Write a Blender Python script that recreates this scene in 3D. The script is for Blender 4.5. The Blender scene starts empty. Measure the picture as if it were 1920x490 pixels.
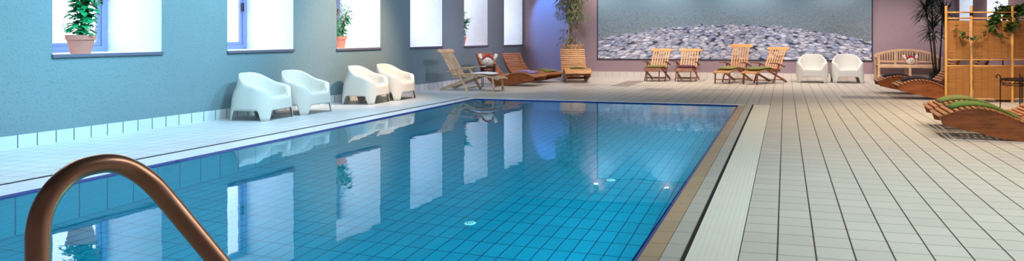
import bpy, math, random
from mathutils import Vector, Matrix, noise
R = math.radians
PI = math.pi
C = bpy.context.scene.collection
rnd = random.Random(7)

# ---------------------------------------------------------------- mesh helper
class MB:
    def __init__(s): s.v = []; s.f = []
    def add(s, vs, fs):
        n = len(s.v); s.v += [tuple(v) for v in vs]; s.f += [tuple(i + n for i in f) for f in fs]
    def box(s, c, d, rot=None):
        x, y, z = d[0] / 2, d[1] / 2, d[2] / 2
        vs = [Vector((a * x, b * y, e * z)) for a in (-1, 1) for b in (-1, 1) for e in (-1, 1)]
        if rot is not None: vs = [rot @ v for v in vs]
        c = Vector(c)
        s.add([v + c for v in vs], [(0, 1, 3, 2), (4, 6, 7, 5), (0, 4, 5, 1), (2, 3, 7, 6), (0, 2, 6, 4), (1, 5, 7, 3)])
    def bar(s, p, q, w, h, up=(0, 0, 1)):
        """rectangular bar from p to q; w across (perpendicular to up), h along up"""
        p, q = Vector(p), Vector(q); d = q - p; L = d.length; d.normalize()
        u = Vector(up); sd = d.cross(u)
        if sd.length < 1e-4: sd = d.cross(Vector((1, 0, 0)))
        sd.normalize(); u = sd.cross(d)
        m = Matrix((d, sd, u)).transposed()
        s.box((p + q) / 2, (L, w, h), m)
    def tube(s, pts, r, n=10, cap=True, flat=1.0):
        pts = [Vector(p) for p in pts]; rs = r if isinstance(r, (list, tuple)) else [r] * len(pts)
        t0 = (pts[1] - pts[0]).normalized()
        a = t0.cross(Vector((0, 0, 1)))
        if a.length < 1e-3: a = t0.cross(Vector((1, 0, 0)))
        a.normalize(); vs = []
        for i, p in enumerate(pts):
            t = (pts[min(i + 1, len(pts) - 1)] - pts[max(i - 1, 0)]).normalized()
            a = (a - t * a.dot(t)).normalized(); b = t.cross(a)
            for k in range(n):
                an = 2 * PI * k / n
                vs.append(p + a * (math.cos(an) * rs[i]) + b * (math.sin(an) * rs[i] * flat))
        fs = []
        for i in range(len(pts) - 1):
            for k in range(n):
                k2 = (k + 1) % n
                fs.append((i * n + k, i * n + k2, (i + 1) * n + k2, (i + 1) * n + k))
        if cap:
            fs.append(tuple(range(n))[::-1]); fs.append(tuple((len(pts) - 1) * n + k for k in range(n)))
        s.add(vs, fs)
    def lathe(s, prof, c=(0, 0, 0), n=28, sx=1, sy=1):
        vs = []
        for (r, z) in prof:
            for k in range(n):
                a = 2 * PI * k / n
                vs.append((c[0] + r * sx * math.cos(a), c[1] + r * sy * math.sin(a), c[2] + z))
        fs = []
        for i in range(len(prof) - 1):
            for k in range(n):
                k2 = (k + 1) % n
                fs.append((i * n + k, i * n + k2, (i + 1) * n + k2, (i + 1) * n + k))
        s.add(vs, fs)
    def ball(s, c, r, sc=(1, 1, 1), n=16, rot=None):
        vs = []; m = n // 2
        for i in range(m + 1):
            th = PI * i / m
            for k in range(n):
                a = 2 * PI * k / n
                v = Vector((r * sc[0] * math.sin(th) * math.cos(a), r * sc[1] * math.sin(th) * math.sin(a), r * sc[2] * math.cos(th)))
                if rot is not None: v = rot @ v
                vs.append(v + Vector(c))
        fs = [(i * n + k, (i + 1) * n + k, (i + 1) * n + (k + 1) % n, i * n + (k + 1) % n) for i in range(m) for k in range(n)]
        s.add(vs, fs)
    def strip(s, xz_top, xz_bot, y0, y1):
        """solid board whose outline lies in the xz plane between y0 and y1"""
        n = len(xz_top); vs = []
        for (x, z), (xb, zb) in zip(xz_top, xz_bot):
            vs += [(x, y0, z), (x, y1, z), (xb, y1, zb), (xb, y0, zb)]
        fs = []
        for i in range(n - 1):
            a = i * 4; b = a + 4
            for k in range(4):
                k2 = (k + 1) % 4
                fs.append((a + k, b + k, b + k2, a + k2))
        fs += [(0, 1, 2, 3), ((n - 1) * 4 + 3, (n - 1) * 4 + 2, (n - 1) * 4 + 1, (n - 1) * 4)]
        s.add(vs, fs)
    def leaf(s, base, d, L, W, droop=0.3, up=Vector((0, 0, 1)), segs=3, fold=0.15):
        d = Vector(d).normalized(); sd = d.cross(up)
        if sd.length < 1e-3: sd = Vector((1, 0, 0))
        sd.normalize(); nm = sd.cross(d)
        vs = []; p = Vector(base); dd = d.copy()
        for i in range(segs + 1):
            t = i / segs
            w = W * (math.sin(PI * min(1, (t * .92 + .06))) ** .8) / 2
            if i == segs: w = 0.0006
            vs += [p - sd * w + nm * w * fold, p, p + sd * w + nm * w * fold]
            dd = (dd + Vector((0, 0, -1)) * droop / segs).normalized()
            p = p + dd * (L / segs)
        fs = []
        for i in range(segs):
            a = i * 3; b = a + 3
            fs += [(a, a + 1, b + 1, b), (a + 1, a + 2, b + 2, b + 1)]
        s.add(vs, fs)
    def build(s, name, mat, parent=None, smooth=False, bevel=0, solid=0, auto=None):
        me = bpy.data.meshes.new(name); me.from_pydata(s.v, [], s.f); me.update()
        o = bpy.data.objects.new(name, me); C.objects.link(o)
        if mat: me.materials.append(mat)
        if parent: o.parent = parent
        if smooth: me.polygons.foreach_set('use_smooth', [True] * len(me.polygons))
        if auto is not None:
            me.polygons.foreach_set('use_smooth', [True] * len(me.polygons)); me.set_sharp_from_angle(angle=R(auto))
        if solid:
            md = o.modifiers.new('solid', 'SOLIDIFY'); md.thickness = solid; md.offset = -1
        if bevel:
            md = o.modifiers.new('bevel', 'BEVEL'); md.width = bevel; md.segments = 2; md.limit_method = 'ANGLE'; md.angle_limit = R(50)
        return o

def tag(o, label=None, cat=None, group=None, kind=None):
    if label: o['label'] = label
    if cat: o['category'] = cat
    if group: o['group'] = group
    if kind: o['kind'] = kind
    return o
def empty(name, loc=(0, 0, 0), rz=0):
    o = bpy.data.objects.new(name, None); C.objects.link(o); o.location = loc; o.rotation_euler = (0, 0, rz); o.empty_display_size = .1
    return o
def struct(o, label=None): o['kind'] = 'structure'; (label and o.__setitem__('label', label)); return o
def copy_tree(o, parent=None):
    c = o.copy(); C.objects.link(c)
    if parent: c.parent = parent
    for ch in [x for x in C.objects if x.parent == o]: copy_tree(ch, c)
    return c

# ---------------------------------------------------------------- materials
def lin(c):
    return tuple((x / 255 / 12.92 if x / 255 <= .04045 else ((x / 255 + .055) / 1.055) ** 2.4) for x in c) + (1,)
class NT:
    def __init__(s, name):
        s.m = bpy.data.materials.new(name); s.m.use_nodes = True; s.t = s.m.node_tree
        s.b = s.t.nodes['Principled BSDF']; s.out = s.t.nodes['Material Output']
    def n(s, typ, **k):
        o = s.t.nodes.new(typ)
        for a, b in k.items(): setattr(o, a, b)
        return o
    def l(s, a, b): s.t.links.new(a, b)
    def put(s, v, sock):
        if isinstance(v, bpy.types.NodeSocket): s.l(v, sock)
        else: sock.default_value = v
    def math(s, op, a, b=0.0, c=None):
        o = s.n('ShaderNodeMath', operation=op); s.put(a, o.inputs[0]); s.put(b, o.inputs[1])
        if c is not None: s.put(c, o.inputs[2])
        return o.outputs[0]
    def mix(s, f, a, b, blend='MIX'):
        o = s.n('ShaderNodeMix', data_type='RGBA', blend_type=blend); s.put(f, o.inputs[0]); s.put(a, o.inputs[6]); s.put(b, o.inputs[7])
        return o.outputs[2]
    def pos(s, rot=0.0, kind='Position'):
        if kind == 'Position': v = s.n('ShaderNodeNewGeometry').outputs['Position']
        else: v = s.n('ShaderNodeTexCoord').outputs['Object']
        if rot:
            r = s.n('ShaderNodeVectorRotate', rotation_type='Z_AXIS'); s.l(v, r.inputs[0]); r.inputs['Angle'].default_value = rot; v = r.outputs[0]
        q = s.n('ShaderNodeSeparateXYZ'); s.l(v, q.inputs[0]); return v, q.outputs[0], q.outputs[1], q.outputs[2]
    def noise(s, v, scale, detail=3, rough=.5):
        o = s.n('ShaderNodeTexNoise'); s.put(v, o.inputs['Vector']); o.inputs['Scale'].default_value = scale; o.inputs['Detail'].default_value = detail; o.inputs['Roughness'].default_value = rough
        return o.outputs[0]
    def line(s, x, sp, off, w):
        """1 on a grout line"""
        t = s.math('FRACT', s.math('DIVIDE', s.math('SUBTRACT', x, off - w / 2), sp))
        return s.math('LESS_THAN', t, w / sp)
    def cell(s, x, sp, off): return s.math('FLOOR', s.math('DIVIDE', s.math('SUBTRACT', x, off), sp))
    def ramp(s, f, stops):
        o = s.n('ShaderNodeValToRGB'); s.put(f, o.inputs[0]); e = o.color_ramp.elements
        while len(e) < len(stops): e.new(.5)
        for i, (p, c) in enumerate(stops): e[i].position = p; e[i].color = c
        return o.outputs[0]
    def bump(s, h, strength, dist=.01):
        o = s.n('ShaderNodeBump'); s.put(h, o.inputs['Height']); o.inputs['Strength'].default_value = strength; o.inputs['Distance'].default_value = dist
        s.l(o.outputs[0], s.b.inputs['Normal']); return o
    def fin(s, col=None, rough=.5, metal=0, spec=.5, coat=0):
        if col is not None: s.put(col, s.b.inputs['Base Color'])
        s.put(rough, s.b.inputs['Roughness']); s.b.inputs['Metallic'].default_value = metal
        s.b.inputs['Specular IOR Level'].default_value = spec; s.b.inputs['Coat Weight'].default_value = coat
        return s.m

def plain(name, c, rough=.5, metal=0, spec=.5, var=.06, scale=8, bump=0):
    t = NT(name); v, x, y, z = t.pos(kind='Object')
    f = t.noise(v, scale)
    a = lin(c); col = t.mix(f, tuple(k * (1 - var * 2) for k in a[:3]) + (1,), tuple(min(1, k * (1 + var * 2)) for k in a[:3]) + (1,))
    if bump: t.bump(t.noise(v, scale * 12), bump, .004)
    return t.fin(col, rough, metal, spec)
def wood(name, c1, c2, rough=.45, axis=0, scale=1.0, spec=.5):
    t = NT(name); v, x, y, z = t.pos(kind='Object')
    mp = t.n('ShaderNodeMapping'); t.l(v, mp.inputs[0]); sc = [14 * scale] * 3; sc[axis] = 1.6 * scale; mp.inputs['Scale'].default_value = sc
    f = t.noise(mp.outputs[0], 3.0, 6, .6); g = t.noise(v, 5, 2)
    f = t.math('ADD', t.math('MULTIPLY', f, .7), t.math('MULTIPLY', g, .3))
    col = t.ramp(f, [(.32, lin(c1)), (.66, lin(c2))])
    t.bump(f, .15, .003)
    return t.fin(col, rough, 0, spec)

def tiles(name, base, dark, sx, ox, wx, sy, oy, wy, gx, gy, rot=0.0, rough=.35, var=.10, patches=(), ax=('x', 'y'), blue=None):
    t = NT(name); v, x, y, z = t.pos(rot); A = {'x': x, 'y': y, 'z': z}; u, w = A[ax[0]], A[ax[1]]
    lx = t.line(u, sx, ox, wx); ly = t.line(w, sy, oy, wy)
    cv = t.n('ShaderNodeCombineXYZ'); t.l(t.cell(u, sx, ox), cv.inputs[0]); t.l(t.cell(w, sy, oy), cv.inputs[1])
    wn = t.n('ShaderNodeTexWhiteNoise', noise_dimensions='2D'); t.l(cv.outputs[0], wn.inputs['Vector'])
    a = lin(base)
    col = t.mix(wn.outputs[0], tuple(k * (1 - var) for k in a[:3]) + (1,), tuple(min(1, k * (1 + var)) for k in a[:3]) + (1,))
    stain = t.noise(v, 1.3, 5, .6)
    col = t.mix(t.math('MULTIPLY', t.math('SUBTRACT', 1.0, stain), .22), col, tuple(k * .62 for k in a[:3]) + (1,))
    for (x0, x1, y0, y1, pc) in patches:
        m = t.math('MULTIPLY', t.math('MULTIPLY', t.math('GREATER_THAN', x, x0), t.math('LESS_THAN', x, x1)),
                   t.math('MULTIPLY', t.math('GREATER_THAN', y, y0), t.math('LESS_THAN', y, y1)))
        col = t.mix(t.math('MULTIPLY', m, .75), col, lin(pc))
    col = t.mix(t.math('MULTIPLY', ly, gy), col, lin(dark)); col = t.mix(t.math('MULTIPLY', lx, gx), col, lin(dark))
    t.bump(t.math('MAXIMUM', lx, ly), -.25, .003)
    r = t.math('ADD', t.math('MULTIPLY', stain, .2), rough)
    return t.fin(col, r)

M = {}
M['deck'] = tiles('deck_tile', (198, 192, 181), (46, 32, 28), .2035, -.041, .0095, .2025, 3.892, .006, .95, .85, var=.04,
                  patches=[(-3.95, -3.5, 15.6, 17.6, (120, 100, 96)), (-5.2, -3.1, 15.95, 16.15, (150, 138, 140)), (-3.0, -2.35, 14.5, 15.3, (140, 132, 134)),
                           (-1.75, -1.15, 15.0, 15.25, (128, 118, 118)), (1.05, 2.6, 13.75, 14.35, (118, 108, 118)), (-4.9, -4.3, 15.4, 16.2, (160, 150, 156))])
M['deck_left'] = tiles('deck_tile_white', (206, 212, 216), (96, 110, 124), .2035, -.05, .009, .194, 5.541, .007, .8, .8, rot=R(-1.5), rough=.25, var=.05)
M['skirt_l'] = tiles('skirting_tile_left', (205, 212, 214), (80, 96, 104), .1945, 5.541, .012, .4, -.25, .004, .95, .3, ax=('y', 'z'), rough=.3, var=.05)
M['skirt_b'] = tiles('skirting_tile_back', (225, 214, 206), (150, 130, 125), .2035, -.04, .009, .4, -.25, .004, .7, .3, ax=('x', 'z'), rough=.3, var=.05)
M['coping'] = tiles('coping_tile', (214, 218, 226), (120, 125, 140), 9.0, 50, .001, .245, 3.7, .005, 0, .35, rough=.2, var=.03)
M['coping_grey'] = tiles('coping_grey_tile', (184, 180, 170), (95, 78, 70), 9.0, 50, .001, .245, 3.70, .007, 0, .7, rough=.35, var=.06)
M['coping_brown'] = tiles('coping_brown_tile', (180, 154, 122), (84, 56, 44), 9.0, 50, .001, .245, 3.70, .007, 0, .7, rough=.3, var=.08)
M['pool_floor'] = tiles('pool_floor_tile', (0, 138, 164), (4, 40, 78), .1225, -.8, .0085, .245, 3.7, .010, .95, .8, rough=.3, var=.07)
M['pool_wall_x'] = tiles('pool_side_tile', (4, 146, 170), (4, 36, 72), .245, 3.7, .010, .1225, -.03, .006, .95, .6, ax=('y', 'z'), rough=.3, var=.05)
M['pool_wall_y'] = tiles('pool_end_tile', (4, 146, 170), (4, 36, 72), .245, -.8, .010, .1225, -.03, .006, .95, .6, ax=('x', 'z'), rough=.3, var=.05)
M['blue_edge'] = tiles('edge_band_tile', (22, 52, 128), (10, 20, 60), 9, 50, .001, .245, 3.7, .005, 0, .6, rough=.2, var=.08)

def plaster(name, c, bumpy=.9):
    t = NT(name); v, x, y, z = t.pos()
    n1 = t.noise(v, 38, 4, .6); n2 = t.noise(v, 1.1, 3)
    a = lin(c)
    col = t.mix(n2, tuple(k * .88 for k in a[:3]) + (1,), tuple(k * 1.1 for k in a[:3]) + (1,))
    col = t.mix(t.math('MULTIPLY', t.math('GREATER_THAN', n1, .60), .4), col, tuple(k * .7 for k in a[:3]) + (1,))
    t.bump(n1, bumpy, .012); return t.fin(col, .85, 0, .2)
M['wall'] = plaster('painted_plaster', (116, 138, 146))
M['wall_back'] = plaster('mauve_paint', (168, 144, 152), .08)
M['reveal'] = plaster('white_plaster', (236, 238, 242), .3)
M['ceiling'] = plain('ceiling_paint', (46, 66, 74), .8)
M['sill'] = plain('slate_sill', (92, 92, 112), .5)
M['sill_top'] = plain('white_sill', (225, 228, 235), .4)
M['frame'] = plain('window_frame_blue', (128, 140, 190), .4)
M['plastic'] = plain('white_plastic', (212, 210, 203), .32, 0, .5, .01)
M['teak_grey'] = wood('weathered_teak', (164, 132, 104), (214, 186, 156), .6)
M['teak'] = wood('orange_teak', (190, 126, 70), (232, 178, 116), .45)
M['teak_leg'] = wood('brown_teak', (110, 62, 38), (160, 98, 58), .5)
M['lounger'] = wood('lounger_slat_wood', (142, 86, 50), (208, 144, 94), .4, axis=1)
M['lounger_side'] = wood('lounger_side_wood', (104, 54, 24), (160, 90, 44), .35)
M['lounger_gold'] = wood('golden_slat_wood', (190, 130, 76), (236, 180, 116), .45, axis=1)
M['bench'] = wood('pale_bench_wood', (196, 156, 120), (232, 196, 158), .5)
M['bamboo'] = wood('bamboo_cane', (186, 130, 58), (226, 172, 92), .4, axis=2)
M['black'] = plain('black_iron', (24, 20, 26), .4, .6)
M['terracotta'] = plain('pink_terracotta', (196, 126, 110), .7, var=.08)
M['soil'] = plain('soil', (60, 44, 34), .95)
M['leaf'] = plain('leaf_green', (30, 150, 92), .45, var=.45, scale=14)
M['leaf_dark'] = plain('leaf_dark', (22, 38, 30), .5, var=.3, scale=12)
M['leaf_vine'] = plain('leaf_vine', (52, 84, 36), .4, var=.4, scale=10)
M['leaf_bamboo'] = plain('leaf_bamboo', (158, 164, 122), .55, var=.3, scale=10)
M['stem'] = plain('plant_stem', (160, 122, 84), .8)
M['stem_dark'] = plain('dark_cane', (52, 40, 36), .8)
M['towel_green'] = plain('green_towel', (112, 118, 62), .95, var=.12, scale=30, bump=.4)
M['towel_lime'] = plain('lime_towel', (92, 118, 46), .95, var=.12, scale=30, bump=.4)
M['towel_black'] = plain('black_towel', (34, 26, 34), .95, var=.2, scale=30, bump=.4)
M['towel_purple'] = plain('purple_towel', (140, 122, 178), .95, var=.12, scale=30, bump=.4)
M['towel_white'] = plain('white_towel', (214, 214, 224), .95, var=.06, scale=30, bump=.4)
M['cushion_olive'] = plain('olive_cushion', (120, 116, 66), .9, var=.12, scale=20, bump=.3)
M['cushion_purple'] = plain('purple_cushion', (84, 40, 72), .9, var=.12, scale=20, bump=.3)
M['plush'] = plain('white_plush', (226, 216, 206), .95, var=.03, bump=.4)
M['red'] = plain('red_felt', (190, 36, 48), .9)
M['dot'] = plain('dark_thread', (30, 26, 30), .8)
M['white'] = plain('white_enamel', (232, 232, 230), .3)
M['gap'] = plain('dark_gutter', (26, 20, 22), .7)

t = NT('bronze_steel'); v, x, y, z = t.pos(kind='Object')
col = t.ramp(t.noise(v, 6, 3), [(.3, lin((186, 128, 98))), (.7, lin((220, 166, 132)))])
M['rail'] = t.fin(col, .32, .8)
# ribbed white overflow grating
t = NT('overflow_grating'); v, x, y, z = t.pos()
l1 = t.line(y, .0125, 0, .004); l2 = t.line(x, .0325, -.52, .004); l3 = t.line(y, 1.0, .35, .012)
col = t.mix(t.math('MULTIPLY', l1, .35), lin((232, 230, 216)), lin((120, 112, 100)))
col = t.mix(t.math('MULTIPLY', l2, .22), col, lin((110, 100, 90)))
col = t.mix(t.math('MULTIPLY', t.noise(v, 5, 5), .35), col, lin((206, 198, 178)))
M['grate'] = t.fin(col, .5)
# woven planter
t = NT('wicker'); v, x, y, z = t.pos(kind='Object')
ck = t.n('ShaderNodeTexBrick'); t.l(v, ck.inputs[0])
mp = t.n('ShaderNodeMapping'); t.l(t.n('ShaderNodeTexCoord').outputs['UV'], mp.inputs[0])
w = t.noise(v, 42, 2); col = t.ramp(w, [(.38, lin((120, 70, 40))), (.5, lin((206, 150, 100))), (.62, lin((236, 206, 170)))])
t.bump(w, .8, .01); t.t.nodes.remove(ck); M['wicker'] = t.fin(col, .7)
# reed mat of the screens: fine horizontal reeds, vertical stitching
t = NT('reed_mat'); v, x, y, z = t.pos(kind='Object')
mp = t.n('ShaderNodeMapping'); t.l(v, mp.inputs[0]); mp.inputs['Scale'].default_value = (1.5, 1.5, 90)
f = t.noise(mp.outputs[0], 2.0, 4, .6)
col = t.ramp(f, [(.3, lin((176, 116, 62))), (.55, lin((220, 160, 92))), (.75, lin((238, 186, 116)))])
col = t.mix(t.math('MULTIPLY', t.line(x, .115, .06, .005), .55), col, lin((96, 52, 28)))
col = t.mix(t.math('MULTIPLY', t.line(z, .009, 0, .0025), .45), col, lin((110, 60, 28)))
t.bump(f, .4, .004); mm = t.fin(col, .6)
tr = t.n('ShaderNodeBsdfTranslucent'); t.l(col, tr.inputs[0]); ms = t.n('ShaderNodeMixShader'); ms.inputs[0].default_value = .3
t.l(t.b.outputs[0], ms.inputs[1]); t.l(tr.outputs[0], ms.inputs[2]); t.l(ms.outputs[0], t.out.inputs[0]); M['reed'] = mm
# window glass
t = NT('window_glass'); t.t.nodes.remove(t.b)
a = t.n('ShaderNodeBsdfTransparent'); a.inputs[0].default_value = (.97, .98, 1, 1); g = t.n('ShaderNodeBsdfGlossy'); g.inputs['Roughness'].default_value = .02
fr = t.n('ShaderNodeFresnel'); bk = t.n('ShaderNodeNewGeometry').outputs['Backfacing']; t.l(t.math('ADD', t.math('MULTIPLY', bk, 1 / 1.45 - 1.45), 1.45), fr.inputs[0]); ms = t.n('ShaderNodeMixShader')
t.l(fr.outputs[0], ms.inputs[0]); t.l(a.outputs[0], ms.inputs[1]); t.l(g.outputs[0], ms.inputs[2]); t.l(ms.outputs[0], t.out.inputs[0]); M['glass'] = t.m
# pool water
t = NT('pool_water'); t.t.nodes.remove(t.b); v, x, y, z = t.pos()
mp = t.n('ShaderNodeMapping'); t.l(v, mp.inputs[0]); mp.inputs['Scale'].default_value = (1, .8, 1)
calm = t.noise(mp.outputs[0], 2.2, 2, .5); rip = t.noise(mp.outputs[0], 9, 3, .6)
dx = t.math('SUBTRACT', x, -1.3); dy = t.math('SUBTRACT', y, 11.6)
d2 = t.math('ADD', t.math('MULTIPLY', dx, dx), t.math('MULTIPLY', t.math('MULTIPLY', dy, dy), .8))
m = t.math('POWER', 2.718, t.math('MULTIPLY', d2, -.45))
hgt = t.math('ADD', t.math('MULTIPLY', calm, .5), t.math('MULTIPLY', t.math('MULTIPLY', rip, m), 1.6))
hgt = t.math('ADD', hgt, t.math('MULTIPLY', rip, .035))
bp = t.n('ShaderNodeBump'); bp.inputs['Strength'].default_value = .22; bp.inputs['Distance'].default_value = .012; t.l(hgt, bp.inputs['Height'])
rf = t.n('ShaderNodeBsdfRefraction'); rf.inputs['IOR'].default_value = 1.33; rf.inputs['Roughness'].default_value = 0; rf.inputs[0].default_value = (.62, .96, 1, 1)
gl = t.n('ShaderNodeBsdfGlossy'); gl.inputs['Roughness'].default_value = 0.0; gl.inputs[0].default_value = (.72, .88, 1, 1)
fr = t.n('ShaderNodeFresnel'); fr.inputs[0].default_value = 1.33; ms = t.n('ShaderNodeMixShader')
for q in (rf, gl, fr): t.l(bp.outputs[0], q.inputs['Normal'])
t.l(fr.outputs[0], ms.inputs[0]); t.l(rf.outputs[0], ms.inputs[1]); t.l(gl.outputs[0], ms.inputs[2]); t.l(ms.outputs[0], t.out.inputs[0]); M['water'] = t.m
# printed pebble beach (a flat print on the wall); object coords: x along, z up
MH = 2.36
t = NT('pebble_print'); v, x, y, z = t.pos(kind='Object')
vh = 2.75
inv = t.math('SUBTRACT', vh, z)
xx = t.math('DIVIDE', t.math('SUBTRACT', x, 4.0), inv); yy = t.math('MULTIPLY', t.math('LOGARITHM', inv, 2.718), -1.9)
cb = t.n('ShaderNodeCombineXYZ'); t.l(xx, cb.inputs[0]); t.l(yy, cb.inputs[1])
wob = t.noise(cb.outputs[0], 9, 2)
cb2 = t.n('ShaderNodeVectorMath', operation='ADD'); t.l(cb.outputs[0], cb2.inputs[0])
wv = t.n('ShaderNodeTexNoise'); t.l(cb.outputs[0], wv.inputs['Vector']); wv.inputs['Scale'].default_value = 8; wsc = t.n('ShaderNodeVectorMath', operation='SCALE'); t.l(wv.outputs['Color'], wsc.inputs[0]); wsc.inputs['Scale'].default_value = .06
t.l(wsc.outputs[0], cb2.inputs[1])
stone = None
for k, (scl, rad) in enumerate(((9.5, .50), (11, .48), (12.5, .50), (10, .46))):
    mpk = t.n('ShaderNodeMapping'); t.l(cb2.outputs[0], mpk.inputs[0]); mpk.inputs['Location'].default_value = (k * 3.37, k * 1.91, 0); mpk.inputs['Rotation'].default_value = (0, 0, (.0, .25, -.3, .12)[k]); mpk.inputs['Scale'].default_value = (.82, 1.18, 1)
    vk = t.n('ShaderNodeTexVoronoi', feature='F1'); t.l(mpk.outputs[0], vk.inputs['Vector']); vk.inputs['Scale'].default_value = scl; vk.inputs['Randomness'].default_value = .75
    sk = t.n('ShaderNodeSeparateColor'); t.l(vk.outputs['Color'], sk.inputs[0])
    rk = t.math('MULTIPLY', t.math('ADD', t.math('MULTIPLY', sk.outputs[2], .35), .8), rad)
    q = t.math('DIVIDE', vk.outputs['Distance'], rk)
    ck_ = t.mix(sk.outputs[0], lin((184, 188, 208)), lin((250, 247, 253)))
    ck_ = t.mix(t.math('MULTIPLY', t.math('GREATER_THAN', sk.outputs[1], .86), .6), ck_, lin((150, 176, 220)))
    ck_ = t.mix(1.0, ck_, t.ramp(q, [(0, (1, 1, 1, 1)), (.6, (.86, .86, .88, 1)), (.9, (.45, .45, .52, 1)), (1, (.22, .22, .28, 1))]), 'MULTIPLY')
    stone = t.mix(t.math('LESS_THAN', q, 1.0), stone if stone is not None else lin((66, 66, 82)), ck_)
vw = t.n('ShaderNodeTexVoronoi', feature='DISTANCE_TO_EDGE'); t.l(cb2.outputs[0], vw.inputs['Vector']); vw.inputs['Scale'].default_value = 40
wn = t.noise(cb.outputs[0], 120, 3)
sea = t.mix(z, lin((112, 132, 142)), lin((130, 164, 186)))
gz = t.n('ShaderNodeMapRange'); t.l(z, gz.inputs[0]); gz.inputs[1].default_value = .5; gz.inputs[2].default_value = 2.1
sea = t.mix(gz.outputs[0], lin((158, 164, 168)), lin((142, 190, 212)))
xr = t.n('ShaderNodeMapRange'); t.l(x, xr.inputs[0]); xr.inputs[1].default_value = 3.5; xr.inputs[2].default_value = 7.4
sea = t.mix(t.math('MULTIPLY', xr.outputs[0], .5), sea, lin((124, 124, 130)))
fine = t.ramp(vw.outputs[0], [(0, lin((110, 114, 124))), (.22, (1, 1, 1, 1))])
sea = t.mix(t.math('SUBTRACT', 1.0, t.math('MULTIPLY', gz.outputs[0], .75)), sea, t.mix(1.0, sea, fine, 'MULTIPLY'))
sea = t.mix(t.math('MULTIPLY', wn, .3), sea, lin((170, 190, 200)))
# shoreline height as a function of x: low left, high middle, low right
dxm = t.math('SUBTRACT', x, 3.6); shore = t.math('SUBTRACT', .98, t.math('MULTIPLY', t.math('MULTIPLY', dxm, dxm), .032))
shore = t.math('ADD', shore, t.math('MULTIPLY', t.math('SUBTRACT', t.noise(v, 6, 3), .5), .22))
mask = t.math('LESS_THAN', z, shore)
col = t.mix(mask, sea, stone)
M['print'] = t.fin(col, .55, 0, .3)
M['print_edge'] = plain('canvas_edge', (44, 42, 52), .7)

# ---------------------------------------------------------------- camera
F = 1300; YAW = math.atan(337 / F)
cam = bpy.data.cameras.new('camera'); co = bpy.data.objects.new('camera', cam); C.objects.link(co)
co.location = (0, 0, 1.2); co.rotation_euler = (PI / 2, 0, YAW)
cam.sensor_fit = 'HORIZONTAL'; cam.sensor_width = 36; cam.lens = 36 * F / 1920
cam.shift_x = (960 - 1135) / 1920; cam.shift_y = (65 - 245) / 1920; cam.clip_start = .05
bpy.context.scene.camera = co

# ---------------------------------------------------------------- room shell
LA = Vector((-8.105, -.4, 0)); LB = Vector((-7.35, 18.85, 0))       # left wall, inner face
LD = (LB - LA).normalized(); LN = Vector((-LD.y, LD.x, 0))            # LN points outwards (left)
BB = Vector((2.0636, 19.4945, 0)); BD = (BB - LB).normalized()
XR = 4.32
BR = LB + BD * ((XR - LB.x) / BD.x)                                   # back right corner
H = 3.5; DEP = .95; YN = -1.6
WT = 2.42
wins = [(5.90, 7.24), (8.29, 9.605), (10.665, 11.955), (12.995, 14.29), (15.32, 16.57), (17.565, 18.80)]
wins = [(3.53, 4.87)] + wins
def lp(y, out=0, z=0):
    k = (y - LA.y) / LD.y; p = LA + LD * k + LN * out; return (p.x, p.y, z)
SILL = lambda y: .975 - (y - 6) * .0055
def q4(mb, a, b, c, d): mb.add([a, b, c, d], [(0, 1, 2, 3)])
w = MB(); ys = [YN] + [y for ab in wins for y in ab] + [LB.y]
for i in range(0, len(ys), 2):
    q4(w, lp(ys[i], 0, 0), lp(ys[i + 1], 0, 0), lp(ys[i + 1], 0, H), lp(ys[i], 0, H))
for (a, b) in wins:
    s_ = SILL(a)
    q4(w, lp(a, 0, 0), lp(b, 0, 0), lp(b, 0, s_), lp(a, 0, s_)); q4(w, lp(a, 0, WT), lp(b, 0, WT), lp(b, 0, H), lp(a, 0, H))
# outer leaf so the wall is solid
q4(w, lp(YN, DEP + .25, -.1), lp(YN, DEP + .25, H), lp(YN, 0, H), lp(YN, 0, -.1))
wl = struct(w.build('wall_left', M['wall']))
def reveal(P, a, b, s_, n, mat=M['reveal']):
    m = MB()
    q4(m, P(a, 0, s_), P(a, DEP + .06, s_), P(a, DEP + .06, WT), P(a, 0, WT)); q4(m, P(b, 0, s_), P(b, 0, WT), P(b, DEP + .06, WT), P(b, DEP + .06, s_))
    q4(m, P(a, 0, WT), P(a, DEP + .06, WT), P(b, DEP + .06, WT), P(b, 0, WT)); q4(m, P(a, 0, s_), P(b, 0, s_), P(b, DEP + .06, s_), P(a, DEP + .06, s_))
    return m.build('window_reveal', mat)
def wbox(mb, P, a, b, o0, o1, z0, z1):
    vs = [P(y, o, z) for y in (a, b) for o in (o0, o1) for z in (z0, z1)]
    mb.add(vs, [(0, 1, 3, 2), (4, 6, 7, 5), (0, 4, 5, 1), (2, 3, 7, 6), (0, 2, 6, 4), (1, 5, 7, 3)])
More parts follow.
